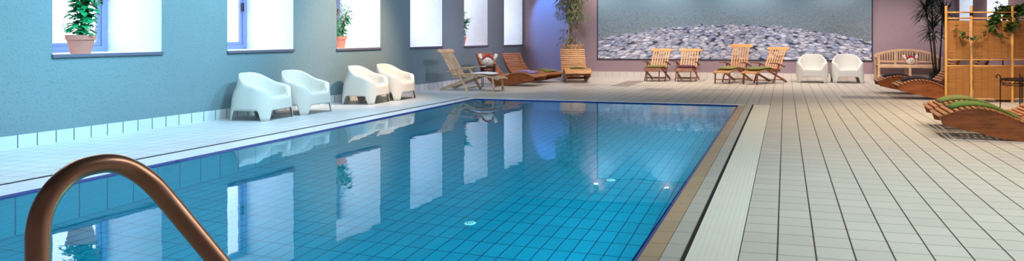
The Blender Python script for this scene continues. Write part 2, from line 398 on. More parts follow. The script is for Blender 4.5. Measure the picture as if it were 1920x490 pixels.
def window(P, a, b, s_, n):
    root = empty('window_%d' % n, (0, 0, 0)); struct(root)
    r = reveal(P, a, b, s_, n); r.parent = root
    f = MB(); fw = .075; o0, o1 = DEP - .02, DEP + .05
    wbox(f, P, a, a + fw, o0, o1, s_, WT); wbox(f, P, b - fw, b, o0, o1, s_, WT)
    wbox(f, P, a + fw, b - fw, o0, o1, s_, s_ + fw); wbox(f, P, a + fw, b - fw, o0, o1, WT - fw, WT)
    wbox(f, P, b - fw * 1.0 - .05, b - fw, o0 + .02, o1 - .01, s_ + fw, WT - fw); wbox(f, P, a + fw, b - fw - .05, o0 + .02, o1 - .01, s_ + fw, s_ + fw + .045)
    f.build('window_frame', M['frame'], root, bevel=.004)
    h = MB(); wbox(h, P, b - fw - .04, b - fw - .015, o0 - .03, o0, s_ + .62, s_ + .76); h.build('window_handle', M['black'], root)
    g = MB(); wbox(g, P, a + fw, b - fw - .05, DEP + .02, DEP + .026, s_ + fw + .045, WT - fw); g.build('pane', M['glass'], root)
    sl = MB(); wbox(sl, P, a - .012, b + .012, -.03, .03, s_ - .035, s_ + .004); sl.build('window_sill', M['sill'], root, bevel=.004)
    return root
for i, (a, b) in enumerate(wins): window(lp, a, b, SILL(a), i + 1)
# right wall with two windows near the back corner
RP = lambda y, out=0, z=0: (XR + out, y, z)
rw = [(15.45, 16.95), (18.15, 19.45)]; w = MB(); ys = [YN] + [y for ab in rw for y in ab] + [BR.y]
for i in range(0, len(ys), 2): q4(w, RP(ys[i], 0, 0), RP(ys[i], 0, H), RP(ys[i + 1], 0, H), RP(ys[i + 1], 0, 0))
for a, b in rw:
    q4(w, RP(a, 0, 0), RP(a, 0, 1.0), RP(b, 0, 1.0), RP(b, 0, 0)); q4(w, RP(a, 0, WT), RP(a, 0, H), RP(b, 0, H), RP(b, 0, WT))
struct(w.build('wall_right', M['wall_back']))
for i, (a, b) in enumerate(rw): window(RP, a, b, 1.0, len(wins) + 1 + i)
w = MB(); q4(w, tuple(LB), tuple(BR), (BR.x, BR.y, H), (LB.x, LB.y, H)); struct(w.build('wall_back', M['wall_back']))
w = MB(); a = lp(YN); q4(w, a, (a[0], YN, H), (XR, YN, H), (XR, YN, 0)); struct(w.build('wall_front', M['wall_back']))
w = MB(); q4(w, (a[0], YN, H), (LB.x, LB.y, H), (BR.x, BR.y, H), (XR, YN, H)); struct(w.build('ceiling', M['ceiling']))
# pool dims
PX0, PX1, PY0, PY1 = -5.62, -.80, 1.35, 11.96; WZ = -.02; PD = -1.25
gl0, gl1 = (-6.17, PY0 - .2), (-5.88, 12.17)
def glx(y): return gl0[0] + (gl1[0] - gl0[0]) * (y - gl0[1]) / (gl1[1] - gl0[1])
# deck: pieces of floor around the gutter
m = MB(); Z = 0
def poly(mb, pts, z=0.0): mb.add([(x, y, z) for x, y in pts], [tuple(range(len(pts)))])
GX = -.24   # deck starts right of the grating
poly(m, [(GX, YN), (XR, YN), (XR, 12.13), (GX, 12.13)])
LBX = LB + BD * .62
poly(m, [(gl1[0], 12.165), (XR, 12.165), (XR, BR.y), (LBX.x, LBX.y)])
poly(m, [(GX, 12.13), (XR, 12.13), (XR, 12.165), (GX, 12.165)])
poly(m, [(lp(YN)[0], YN), (GX, YN), (GX, PY0 - .2), (gl0[0], PY0 - .2), (lp(PY0 - .2)[0], PY0 - .2)])
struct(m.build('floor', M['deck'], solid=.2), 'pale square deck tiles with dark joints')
m = MB(); poly(m, [(lp(PY0 - .2)[0], PY0 - .2), gl0, gl1, (LB.x + .62 * BD.x, LB.y + .62 * BD.y), (LB.x, LB.y)])
struct(m.build('floor_left', M['deck_left'], solid=.2), 'white tiled strip of deck under the windows')
# skirting
m = MB()
for z0, z1, o in ((0, .135, -.012),):
    q4(m, lp(YN, o, z0), lp(LB.y - .01, o, z0), lp(LB.y - .01, o, z1), lp(YN, o, z1)); q4(m, lp(YN, o, z1), lp(LB.y - .01, o, z1), lp(LB.y - .01, 0, z1), lp(YN, 0, z1))
struct(m.build('baseboard_left', M['skirt_l']))
bn = Vector((BD.y, -BD.x, 0))
p0 = LB + bn * .012; p1 = BR + bn * .012; m = MB()
q4(m, (p0.x, p0.y, 0), (p1.x, p1.y, 0), (p1.x, p1.y, .155), (p0.x, p0.y, .155)); q4(m, (p0.x, p0.y, .155), (p1.x, p1.y, .155), (BR.x, BR.y, .155), (LB.x, LB.y, .155))
struct(m.build('baseboard_back', M['skirt_b']))
m = MB(); m.box((XR - .006, (YN + BR.y) / 2, .07), (.012, BR.y - YN - .1, .14)); struct(m.build('baseboard_right', M['skirt_l']))
# overflow gutter (dark channel under the gaps), coping, blue band
m = MB(); gw = .065
poly(m, [(gl0[0] - .001, PY0 - .22), (gl0[0] + gw, PY0 - .22), (gl1[0] + gw, 12.13), (gl1[0] - .001, 12.17)], -.004)
poly(m, [(gl1[0], 12.13), (GX, 12.13), (GX, 12.17), (gl1[0], 12.17)], -.004)
poly(m, [(-.545, PY0 - .2), (-.515, PY0 - .2), (-.515, 12.14), (-.545, 12.14)], -.012)
poly(m, [(gl0[0], PY0 - .2), (GX, PY0 - .2), (GX, PY0 - .17), (gl0[0], PY0 - .17)], -.004)
poly(m, [(gl0[0] - .05, PY0 - .25), (PX0 - .02, PY0 - .25), (PX0 - .02, 12.2), (gl1[0] - .1, 12.2)], -.05)
poly(m, [(PX0 - .05, PY1 + .02), (GX + .05, PY1 + .02), (GX + .05, 12.2), (PX0 - .05, 12.2)], -.05)
poly(m, [(PX1 + .02, PY0 - .25), (GX + .05, PY0 - .25), (GX + .05, 12.2), (PX1 + .02, 12.2)], -.05)
poly(m, [(PX0 - .05, PY0 - .25), (GX + .05, PY0 - .25), (GX + .05, PY0 - .01), (PX0 - .05, PY0 - .01)], -.05)
struct(m.build('gutter_channel', M['gap']))
# coping strips with a real slope to the water
def slab(mb, pts, zs, th=.03):
    n = len(pts); vs = [(x, y, z) for (x, y), z in zip(pts, zs)] + [(x, y, z - th) for (x, y), z in zip(pts, zs)]
    mb.add(vs, [tuple(range(n)), tuple(range(n, 2 * n))[::-1]] + [(i, i + n, (i + 1) % n + n, (i + 1) % n) for i in range(n)])
bw = .035
m = MB(); slab(m, [(gl0[0] + gw, PY0 - .17), (PX0 - bw, PY0 - .17), (PX0 - bw, PY1 + bw), (gl1[0] + gw, 12.13)], [0, -.004, -.004, 0])
slab(m, [(gl1[0] + gw, 12.13), (PX0 - bw, PY1 + bw), (PX1 + .05, PY1 + bw), (PX1 + .16, 12.13)], [0, -.004, -.004, 0])
struct(m.build('coping', M['coping']), 'white pool coping')
m = MB(); slab(m, [(-.648, PY0 - .17), (-.545, PY0 - .17), (-.545, 12.13), (-.648, 12.13)], [0, 0, 0, 0]); struct(m.build('coping_right', M['coping_grey']))
m = MB(); slab(m, [(PX1 + bw, PY0 - .17), (-.654, PY0 - .17), (-.654, 12.13), (PX1 + bw, 12.0)], [-.008, -.002, -.002, -.008])
struct(m.build('coping_edge', M['coping_brown']))
m = MB(); slab(m, [(-.515, PY0 - .17), (GX - .006, PY0 - .17), (GX - .006, 12.125), (-.515, 12.125)], [.001] * 4); struct(m.build('overflow_grating', M['grate']), 'ribbed white overflow grating along the pool')
m = MB(); slab(m, [(PX0 - bw, PY0 - .17), (PX1 + bw, PY0 - .17), (PX1 + bw, PY0), (PX0 - bw, PY0)], [0] * 4); struct(m.build('coping_near', M['coping_grey']))
m = MB()
slab(m, [(PX0 - bw, PY0), (PX0 + .004, PY0), (PX0 + .004, PY1), (PX0 - bw, PY1 + bw)], [-.004, -.026, -.026, -.004])
slab(m, [(PX1 - .004, PY0), (PX1 + bw, PY0), (PX1 + bw, PY1 + bw), (PX1 - .004, PY1)], [-.026, -.008, -.008, -.026])
slab(m, [(PX0, PY1 - .004), (PX1, PY1 - .004), (PX1 + bw, PY1 + bw), (PX0 - bw, PY1 + bw)], [-.026, -.026, -.004, -.004])
struct(m.build('pool_edge_band', M['blue_edge']), 'dark blue tile band at the waterline')
# basin
m = MB(); poly(m, [(PX0, PY0), (PX1, PY0), (PX1, PY1), (PX0, PY1)], PD); pb = struct(m.build('pool_basin', M['pool_floor']), 'blue tiled pool')
m = MB(); q4(m, (PX0, PY0, PD), (PX0, PY1, PD), (PX0, PY1, -.024), (PX0, PY0, -.024)); q4(m, (PX1, PY1, PD), (PX1, PY0, PD), (PX1, PY0, -.024), (PX1, PY1, -.024)); m.build('pool_side', M['pool_wall_x'], pb)
m = MB(); q4(m, (PX0, PY1, PD), (PX1, PY1, PD), (PX1, PY1, -.024), (PX0, PY1, -.024)); q4(m, (PX1, PY0, PD), (PX0, PY0, PD), (PX0, PY0, -.024), (PX1, PY0, -.024)); m.build('pool_end', M['pool_wall_y'], pb)
m = MB(); poly(m, [(PX0 - .012, PY0), (PX1 + .012, PY0), (PX1 + .012, PY1 + .012), (PX0 - .012, PY1 + .012)], WZ); struct(m.build('pool_water', M['water']), 'clear blue pool water')

# ---------------------------------------------------------------- mural
LBm = LB + BD * ((-5.165 - LB.x) / BD.x); mw = (Vector((2.237, 19.507, 0)) - Vector((-5.165, 18.961, 0))).length
root = empty('wall_mural', (LBm.x + bn.x * .0, LBm.y + bn.y * .0, .492), math.atan2(BD.y, BD.x))
tag(root, 'huge canvas print of a grey pebble beach with shallow water on the back wall', 'picture')
m = MB(); m.add([(0.03, -.032, .03), (mw - .03, -.032, .03), (mw - .03, -.032, MH - .03), (0.03, -.032, MH - .03)], [(0, 1, 2, 3)]); m.build('print', M['print'], root)
m = MB(); m.box((mw / 2, -.015, .015), (mw, .03, .03)); m.box((mw / 2, -.015, MH - .015), (mw, .03, .03)); m.box((.015, -.015, MH / 2), (.03, .03, MH)); m.box((mw - .015, -.015, MH / 2), (.03, .03, MH)); m.box((mw / 2, -.012, MH / 2), (mw - .05, .02, MH - .05))
m.build('canvas_edge', M['print_edge'], root)
o = MB(); so = LB + BD * ((-3.165 - LB.x) / BD.x) + bn * .006; o.box((0, 0, 0), (.08, .012, .08)); o.box((.0, -.007, 0), (.045, .004, .045))
o = o.build('wall_socket', M['white'], bevel=.002); o.location = (so.x, so.y, .36); o.rotation_euler.z = math.atan2(BD.y, BD.x); tag(o, 'small white wall socket low on the back wall between the two upright deck chairs', 'socket')

# ---------------------------------------------------------------- white tub chair
def tub_chair():
    root = empty('tub_armchair'); N = 128
    ax, by = .405, .375
    def sm(a, b, x):
        x = max(0, min(1, (x - a) / (b - a))); return x * x * (3 - 2 * x)
    def foot(t, s):
        c_, s_ = math.cos(t), math.sin(t); e = .62 + (.42 * sm(1.0, .87, s) if s_ > 0 else .06 * sm(1.0, .9, s))
        return (ax * s * math.copysign(abs(c_) ** e, c_), by * s * math.copysign(abs(s_) ** e, s_))
    m = MB(); rows = []
    nr = 9
    for i in range(N):
        t = 2 * PI * i / N                               # t = -90deg is the front (-y)
        bx, byy = foot(t, 1)
        f = -math.sin(t)                                 # +1 front, -1 back
        back = sm(-.15, .95, -f)
        side = sm(.97, .60, f)                           # arms reach forward, then drop to the seat lip
        xr = abs(bx) / ax
        arm = sm(.50, .88, xr)
        rim = .335 + .165 * (arm if f > 0 else 1) + .035 * sm(.6, -.1, f) + .17 * sm(-.2, .98, -f)
        nar = .10 * sm(.3, -.15, f); ysh = .03 * sm(.1, -.5, f)
        # arch
        px_, py_ = abs(bx) / ax, abs(byy) / by
        dx_ = (1 - px_) * ax; dy_ = (1 - py_) * by
        dd = max(dx_, dy_)
        zb = .155 * sm(.122, .175, dd) ** .75
        col = []
        for k in range(nr):
            u = k / (nr - 1); z = zb + (rim - .02 - zb) * u
            sc = 1 - .10 * (z / .7) - nar * sm(.35, .7, z)
            x, y = foot(t, sc)
            y += ysh * (z / .7)
            col.append((x, y, z))
        sc = 1 - .10 * (rim / .7) - nar * sm(.35, .7, rim)
        th = .030 + .035 * (arm if f > 0 else 1) * sm(-.7, .1, f) + .01 * sm(0, .3, f)
        for du, dz in ((.12, .012), (.35, .02), (.65, .02), (.88, .010), (1.0, -.01)):
            x, y = foot(t, sc - th * du / .4); y += ysh * rim / .7
            col.append((x, y, rim - .02 + dz))
        # inside down to the seat
        for u in (.25, .5, .75, 1.0):
            sq = sc - th / .4
            tgt = .62 + .04 * sm(-.2, .2, f)
            w_ = sq + (tgt - sq) * (u ** 1.6)
            x, y = foot(t, w_); z0 = rim - .03; z1 = .325 - .03 * (byy / by)
            z = z0 + (z1 - z0) * (1 - (1 - u) ** 1.8)
            if f > 0 and arm < .5: z = min(z, .338)
            y += ysh * rim / .7 * (1 - u)
            col.append((x, y, z))
        for u in (.66, .33):
            x, y = foot(t, .62 * u); col.append((x, y, .318 - .03 * (byy / by) * u - .008 * (1 - u)))
        rows.append(col)
    K = len(rows[0]); vs = [p for c in rows for p in c] + [(0, 0, .308)]
    fs = []
    for i in range(N):
        j = (i + 1) % N
        for k in range(K - 1): fs.append((i * K + k, j * K + k, j * K + k + 1, i * K + k + 1))
        fs.append((i * K + K - 1, j * K + K - 1, len(vs) - 1))
    m.add(vs, fs); o = m.build('chair_shell', M['plastic'], root, smooth=True, solid=.008)
    return root
TC = [(-7.25, 8.38, 94, 'white plastic tub armchair under the windows nearest the camera, leftmost of the row'),
      (-7.17, 9.15, 88, 'white plastic tub armchair second from left, right beside the nearest one'),
      (-7.14, 10.76, 93, 'white plastic tub armchair third from left under the third window'),
      (-7.07, 11.53, 88, 'white plastic tub armchair fourth and last in the row along the window wall'),
      (.66, 18.25, -2, 'white plastic tub armchair before the pebble print, beside a wooden deck chair'),
      (1.50, 18.33, 2, 'white plastic tub armchair before the pebble print, the one nearer the wooden bench')]
base = tub_chair()
for i, (x, y, rz, lab) in enumerate(TC):
    o = base if i == 0 else copy_tree(base)
    o.location = (x, y, .001); o.rotation_euler.z = R(rz); o.scale = (.925,) * 3 if i < 4 else (1, 1, 1); tag(o, lab, 'chair', 'white tub armchairs')

# ---------------------------------------------------------------- steamer deck chairs  (+x forward)
def steamer(back_top=.86, extended=True, cushion=None, mats=('teak_grey', 'teak_grey'), w=.56):
    root = empty('deck_chair'); mb, ml = M[mats[0]], M[mats[1]]
    hw = w / 2
    # backrest from hinge (x=-.28,z=.30) leaning back
    hx, hz = -.28, .30; tx = -.28 - math.sqrt(max(.02, .66 ** 2 - (back_top - hz) ** 2)) ; tz = back_top
    b = MB(); d = Vector((tx - hx, 0, tz - hz)).normalized(); nrm = Vector((d.z, 0, -d.x))
    for i in range(7):
        y = -hw + .075 + i * (w - .15) / 6
        b.bar((hx, y, hz), (tx, y, tz), .034 if 0 < i < 6 else .04, .018, nrm)
    b.bar((hx + d.x * .04, -hw + .05, hz + d.z * .04), (hx + d.x * .04, hw - .05, hz + d.z * .04), .05, .022, nrm)
    bo = b.build('backrest', mb, root, bevel=.003)
    hr = MB(); n = 10; top = []; bot = []
    # curved head board: outline across y
    vs = []
    for i in range(n + 1):
        u = i / n; y = -hw - .03 + u * (w + .06); cz = 0; hh = .09 * (1 - .45 * max(0, abs(u - .5) * 2 - .8) / .2) - .012 * (1 - abs(u - .5) * 2)
        for (e, g) in ((-.014, -hh / 2), (.014, -hh / 2), (.014, hh / 2 + cz), (-.014, hh / 2 + cz)):
            p = Vector((tx, y, tz)) + d * (g - .02) + nrm * e; vs.append(p)
    fs = [(i * 4 + k, i * 4 + 4 + k, i * 4 + 4 + (k + 1) % 4, i * 4 + (k + 1) % 4) for i in range(n) for k in range(4)] + [(0, 1, 2, 3), (n * 4 + 3, n * 4 + 2, n * 4 + 1, n * 4)]
    hr.add(vs, fs); hr.build('head_rail', mb, bo, bevel=.004)
    s = MB()
    for i in range(8):
        u = i / 7; x = -.26 + u * .50; z = .335 - .03 * math.sin(u * PI) + .01 * u
        s.box((x, 0, z), (.052, w - .08, .016))
    for sy in (-1, 1): s.bar((-.30, sy * (hw - .055), .30), (.27, sy * (hw - .055), .325), .022, .05)
    s.build('seat', ml, root, bevel=.003)
    for sy in (-1, 1):
        a = MB(); y = sy * (hw - .01); pts = [(-.44, .395), (-.30, .44), (-.1, .485), (.08, .505), (.22, .50)]
        a.strip([(x, z + .012) for x, z in pts], [(x, z - .012) for x, z in pts], y - .028, y + .028); a.build('arm', ml, root, bevel=.004)
        l = MB(); l.bar((-.20, y, .47), (.10, y, 0.0), .022, .052, (1, 0, 0)); l.build('leg', ml, root, bevel=.003)
        l = MB(); l.bar((-.60, y - sy * .03, 0.01), (-.32, y - sy * .03, .115), .022, .055, (0, 0, 1)); l.bar((-.34, y - sy * .03, .108), (.22, y - sy * .03, .31), .022, .05, (0, 0, 1)); l.build('leg', ml, root, bevel=.003)
    for x_, z_, e_ in ((.055, .07, 0), (-.45, .065, .04), (-.12, .35, 0)):
        st = MB(); st.bar((x_, -hw + e_, z_), (x_, hw - e_, z_), .032, .02); st.build('stretcher', ml, root, bevel=.003)
    if extended:
        fr = MB()
        for i in range(8):
            u = i / 7; x = .27 + u * .49; z = .35 + .012 * math.sin(u * PI) - .075 * u
            fr.box((x, 0, z), (.05, w - .14, .016), Matrix.Rotation(R(9), 3, 'Y'))
        for sy in (-1, 1):
            yy = sy * (hw - .09); pts = [(.22, .335), (.4, .335), (.6, .305), (.80, .262)]
            fr.strip([(x, z + .018) for x, z in pts], [(x, z - .02) for x, z in pts], yy - .012, yy + .012)
        fo = fr.build('footrest', mb, root, bevel=.003)
        for sy in (-1, 1):
            l = MB(); l.bar((.66, sy * (hw - .09), .28), (.69, sy * (hw - .09), 0), .022, .045, (1, 0, 0)); l.build('leg', ml, fo, bevel=.003)
        l = MB(); l.bar((.68, -hw + .09, .1), (.68, hw - .09, .1), .04, .02); l.build('stretcher', ml, fo)
    else:
        fr = MB()
        for i in range(3):
            fr.box((.29 + i * .045, 0, .335 - i * .03), (.035, w - .16, .014), Matrix.Rotation(R(34), 3, 'Y'))
        fo = fr.build('footrest', ml, root, bevel=.002)
        for sy in (-1, 1):
            l = MB(); l.bar((.26, sy * (hw - .12), .33), (.30, sy * (hw - .12), 0), .022, .04, (1, 0, 0)); l.build('leg', ml, fo, bevel=.003)
        l = MB(); l.bar((.29, -hw + .12, .1), (.29, hw - .12, .1), .03, .02); l.build('stretcher', ml, fo)
    return root
def cushion(name, label, mat, loc, rz, L, W, T, bend=0.0, group=None, tilt=0.0, cat='cushion'):
    m = MB(); n, k = 14, 8; vs = []
    for sgn in (1, -1):
        for i in range(n + 1):
            for j in range(k + 1):
                u, v_ = i / n * 2 - 1, j / k * 2 - 1
                e = (1 - abs(u) ** 6) * (1 - abs(v_) ** 6)
                z = sgn * T / 2 * (e ** .5) + T / 2 + bend * (math.cos(u * PI * .9) - .5) + .006 * noise.noise(Vector((u * 3, v_ * 3, sgn)))
                vs.append((u * L / 2, v_ * W / 2 * (1 - .04 * abs(u)), z + tilt * u * L / 2))
    fs = []; S = (n + 1) * (k + 1)
    for i in range(n):
        for j in range(k):
            a = i * (k + 1) + j; q = (a, a + k + 1, a + k + 2, a + 1); fs.append(q); fs.append(tuple(x + S for x in q[::-1]))
    m.add(vs, fs); o = m.build(name, mat, smooth=True); o.location = loc; o.rotation_euler.z = rz
    return tag(o, label, cat, group)
DC = 'wooden deck chairs'
o = steamer(.86, True); o.location = (-6.56, 13.72, 0); o.rotation_euler.z = R(-6)
tag(o, 'pale weathered wooden steamer chair with extended footrest at the far left pool corner', 'deck chair', DC)
tm = ('teak', 'teak_leg')
o = steamer(.80, False, mats=tm); o.location = (-3.25, 17.75, 0); o.rotation_euler.z = R(-94); tag(o, 'orange wooden deck chair with olive cushion, leftmost of the four before the pebble print', 'deck chair', DC)
o = steamer(.80, False, mats=tm); o.location = (-2.47, 17.85, 0); o.rotation_euler.z = R(-92); tag(o, 'orange wooden deck chair with purple cushion, second from left before the pebble print', 'deck chair', DC)
o = steamer(.93, True, mats=tm); o.location = (-1.25, 17.72, 0); o.rotation_euler.z = R(-110); tag(o, 'tallest orange wooden deck chair with outstretched footrest, third before the pebble print', 'deck chair', DC)
o = steamer(.86, True, mats=tm); o.location = (-.47, 17.62, 0); o.rotation_euler.z = R(-120); tag(o, 'reclined wooden deck chair with green cushion on its footrest, beside the white tub chairs', 'deck chair', DC)
SC = 'seat cushions on the deck chairs'
def rel(x, y, rz, fx, fy=0):
    return x + math.cos(R(rz)) * fx - math.sin(R(rz)) * fy, y + math.sin(R(rz)) * fx + math.cos(R(rz)) * fy
x, y = rel(-3.25, 17.75, -94, .02); cushion('seat_cushion', 'olive cushion on the leftmost orange deck chair', M['cushion_olive'], (x, y, .348), R(-94), .5, .46, .06, 0, SC)
x, y = rel(-2.47, 17.85, -92, .02); cushion('seat_cushion', 'dark purple cushion on the second orange deck chair', M['cushion_purple'], (x, y, .348), R(-92), .5, .46, .06, 0, SC)
x, y = rel(-1.25, 17.72, -110, .25); cushion('seat_cushion', 'olive cushion on the tallest deck chair', M['cushion_olive'], (x, y, .352), R(-110), .68, .42, .055, .01, SC)
x, y = rel(-.47, 17.62, -120, .28); cushion('seat_cushion', 'green cushion on the deck chair beside the white tub chairs', M['towel_green'], (x, y, .352), R(-120), .66, .42, .06, .01, SC)
x, y = rel(-6.56, 13.72, -6, .36); cushion('folded_towel', 'white folded towel on the pale steamer chair footrest', M['towel_white'], (x, y, .350), R(-6), .5, .36, .05, .006, None, 0, 'towel')

# ---------------------------------------------------------------- wave loungers (+x toward the foot end)
PROF = [(0, .245), (.10, .29), (.22, .33), (.36, .350), (.50, .34), (.64, .30), (.78, .24), (.90, .20), (1.0, .195), (1.10, .225), (1.20, .295), (1.30, .40), (1.40, .545), (1.48, .69), (1.54, .84)]
BOT = [(0.03, .155), (.12, .14), (.24, .11), (.38, .085), (.52, .048), (.66, .02), (.80, .004), (.92, 0), (1.04, .006), (1.17, .10), (1.28, .225), (1.37, .365), (1.455, .52), (1.52, .67), (1.565, .82)]
def catmull(P, t):
    n = len(P) - 1; t = max(0, min(n - 1e-6, t)); i = int(t); f = t - i
    p = [P[max(0, min(n, i + k))] for k in (-1, 0, 1, 2)]
    return tuple(.5 * (2 * p[1][a] + (p[2][a] - p[0][a]) * f + (2 * p[0][a] - 5 * p[1][a] + 4 * p[2][a] - p[3][a]) * f * f + (3 * p[1][a] - p[0][a] - 3 * p[2][a] + p[3][a]) * f ** 3) for a in (0, 1))
dense = [catmull(PROF, i / 20) for i in range(20 * (len(PROF) - 1) + 1)]
arc = [0]
for a, b in zip(dense, dense[1:]): arc.append(arc[-1] + math.hypot(b[0] - a[0], b[1] - a[1]))
def at_arc(s):
    s = max(0, min(arc[-1] - 1e-6, s))
    for i in range(len(arc) - 1):
        if arc[i + 1] >= s:
            f = (s - arc[i]) / (arc[i + 1] - arc[i] + 1e-9); a, b = dense[i], dense[i + 1]
            d = Vector((b[0] - a[0], 0, b[1] - a[1])).normalized()
            return Vector((.8 - (a[0] + f * (b[0] - a[0])), 0, a[1] + f * (b[1] - a[1]))), Vector((-d.x, 0, d.z))
def lounger(hs=1.0, slat='lounger', side='lounger_side', W=.66):
    root = empty('wave_lounger'); m = MB(); s = .012
    while s < arc[-1]:
        p, d = at_arc(s); nrm = Vector((-d.z, 0, d.x)); nrm = nrm if nrm.z > 0 else -nrm
        p = p + nrm * .012; m.bar(p - d * .019, p + d * .019, W, .02, nrm); s += .0615
    m.build('slat_bed', M[slat], root, bevel=.003)
    for sy in (-1, 1):
        b = MB(); top = [catmull(PROF, i / 4) for i in range(4 * (len(PROF) - 1) + 1)]; bot = [catmull(BOT, i / 4) for i in range(4 * (len(BOT) - 1) + 1)]
        y = sy * (W / 2 - .05)
        b.strip([(.8 - x, z) for x, z in top], [(.8 - x, z) for x, z in bot], y - .02, y + .02); b.build('side_board', M[side], root, bevel=.003)
    for (x, z) in ((.16, .22), (.80, .09), (1.36, .44)):
        c = MB(); c.box((.8 - x, 0, z), (.04, W - .13, .06)); c.build('cross_bar', M[side], root, bevel=.003)
    return root
def draped(name, label, mat, loc, rz, s0, s1, W, T=.032, yoff=0, group='towels laid over the loungers'):
    m = MB(); n = 22; k = 8; vs = []
    for sgn in (1, -1):
        for i in range(n + 1):
            u = i / n; p, d = at_arc(s0 + (s1 - s0) * u); nrm = Vector((-d.z, 0, d.x)); nrm = nrm if nrm.z > 0 else -nrm
            for j in range(k + 1):
                v_ = j / k * 2 - 1; e = ((1 - abs(2 * u - 1) ** 8) * (1 - abs(v_) ** 6)) ** .5
                wob = .010 * noise.noise(Vector((u * 6, v_ * 2.5, yoff * 9 + T))) + .006 * math.sin(u * 9 + v_ * 3)
                base_ = .0245 + (T * (1.25 - .45 * u) * e + wob * e if sgn > 0 else 0)
                q = p + nrm * base_; vs.append((q.x, v_ * W / 2 * (1 - .22 * u) + yoff, q.z))
    fs = []; S = (n + 1) * (k + 1)
    for i in range(n):
        for j in range(k):
            a = i * (k + 1) + j; q = (a, a + k + 1, a + k + 2, a + 1); fs.append(q); fs.append(tuple(x + S for x in q[::-1]))
    for i in range(n):
        for j in (0, k): a = i * (k + 1) + j; fs.append((a, a + k + 1, a + k + 1 + S, a + S))
    for j in range(k):
        for i in (0, n): a = i * (k + 1) + j; fs.append((a, a + 1, a + 1 + S, a + S))
    m.add(vs, fs); o = m.build(name, mat, smooth=True); o.location = loc; o.rotation_euler.z = rz
    return tag(o, label, 'towel', group)
LG = 'wooden wave loungers'
base = lounger()
basef = lounger(slat='lounger_gold', side='lounger_side')
LL = [(-6.34, 15.42, -8, 0, 'reddish slatted wave lounger with purple towel, nearest the pool corner behind the pale steamer chair', ('towel_purple', .14, .60, .42, 'pale purple towel on the lounger nearest the pool corner')),
      (-6.30, 16.72, -24, 0, 'reddish slatted wave lounger with green towel, middle of the left three', ('towel_green', .12, .50, .42, 'green towel on the middle one of the left loungers')),
      (-5.24, 17.13, -67, 1, 'golden slatted wave lounger before the wicker planter, facing the pool', ('towel_green', .30, .62, .40, 'green towel on the golden lounger before the wicker planter')),
      (2.83, 14.15, 181, 0, 'dark wooden wave lounger with black towel in front of the wooden bench', ('towel_black', .12, .95, .40, 'black towel on the nearer of the two loungers before the bench')),
      (2.62, 15.3, 182, 0, 'dark wooden wave lounger closest to the wooden bench', ('towel_black', .15, .80, .36, 'black towel on the lounger closest to the bench')),
      (2.54, 8.98, 178, 0, 'wooden wave lounger with bright green towel, nearest the camera at right', ('towel_lime', .16, .92, .36, 'bright green towel on the nearest right lounger')),
      (2.60, 9.80, 178, 0, 'wooden wave lounger behind the nearest one, foot end poking out beside it', ('towel_green', .14, .90, .40, 'olive green towel on the second right lounger'))]
used = [False, False]
for x, y, rz, kind, lab, tw in LL:
    src = (base, basef)[kind]
    o = copy_tree(src) if used[kind] else src; used[kind] = True
    o.location = (x, y, 0); o.rotation_euler.z = R(rz); tag(o, lab, 'lounger', LG)
    zs = .88 if rz == -8 else .83 if rz == -24 else (.94 if rz == -67 else 1); o.scale = (1, 1, zs)
    if tw: tw_ = draped('towel', tw[4], M[tw[0]], (x, y, 0), R(rz), tw[1], tw[2], tw[3]); tw_.scale = (1, 1, zs)

# ---------------------------------------------------------------- bench
brz = math.degrees(math.atan2(BD.y, BD.x))
bx0 = LB + BD * ((3.03 - LB.x) / BD.x) + bn * .36
root = empty('garden_bench', (bx0.x, bx0.y, 0), R(brz)); tag(root, 'pale wooden garden bench with arched slatted back against the mauve wall', 'bench')
BW = 1.56; m = MB()
for i in range(6): m.box((0, -.20 + i * .082, .415), (BW - .04, .07, .02))
m.box((0, -.235, .385), (BW - .06, .022, .06)); m.build('seat', M['bench'], root, bevel=.003)
m = MB(); n = 20; arch = lambda x: .80 - .15 * (abs(x) / (BW / 2)) ** 2.2
xs = [-BW / 2 + i * BW / n for i in range(n + 1)]
vs = []
for x in xs:
    z = arch(x); vs += [(x, .20, z - .03), (x, .245, z - .03), (x, .245, z + .03), (x, .20, z + .03)]
m.add(vs, [(i * 4 + k, i * 4 + 4 + k, i * 4 + 4 + (k + 1) % 4, i * 4 + (k + 1) % 4) for i in range(n) for k in range(4)] + [(0, 1, 2, 3), (n * 4 + 3, n * 4 + 2, n * 4 + 1, n * 4)])
m.box((0, .222, .50), (BW - .06, .03, .05))
for x in (-.26, .26): m.box((x, .222, (arch(x) + .42) / 2), (.055, .035, arch(x) - .42))
i = 0; x = -BW / 2 + .075
while x < BW / 2 - .05:
    if abs(abs(x) - .26) > .04: m.box((x, .222, (arch(x) + .52) / 2), (.030, .014, arch(x) - .55))
    x += .062
m.build('backrest', M['bench'], root, bevel=.003)
for sx in (-1, 1):
    m = MB(); m.box((sx * (BW / 2 - .03), 0, .62), (.06, .50, .028)); m.box((sx * (BW / 2 - .03), -.22, .51), (.045, .045, .2)); m.build('arm', M['bench'], root, bevel=.004)
for x in (-BW / 2 + .03, 0, BW / 2 - .03):
    for y in (-.22, .222):
        m = MB(); m.box((x, y, .20 if x == 0 or y < 0 else .32), (.055, .055, .40 if x == 0 or y < 0 else .64)); m.build('leg', M['bench'], root, bevel=.003)

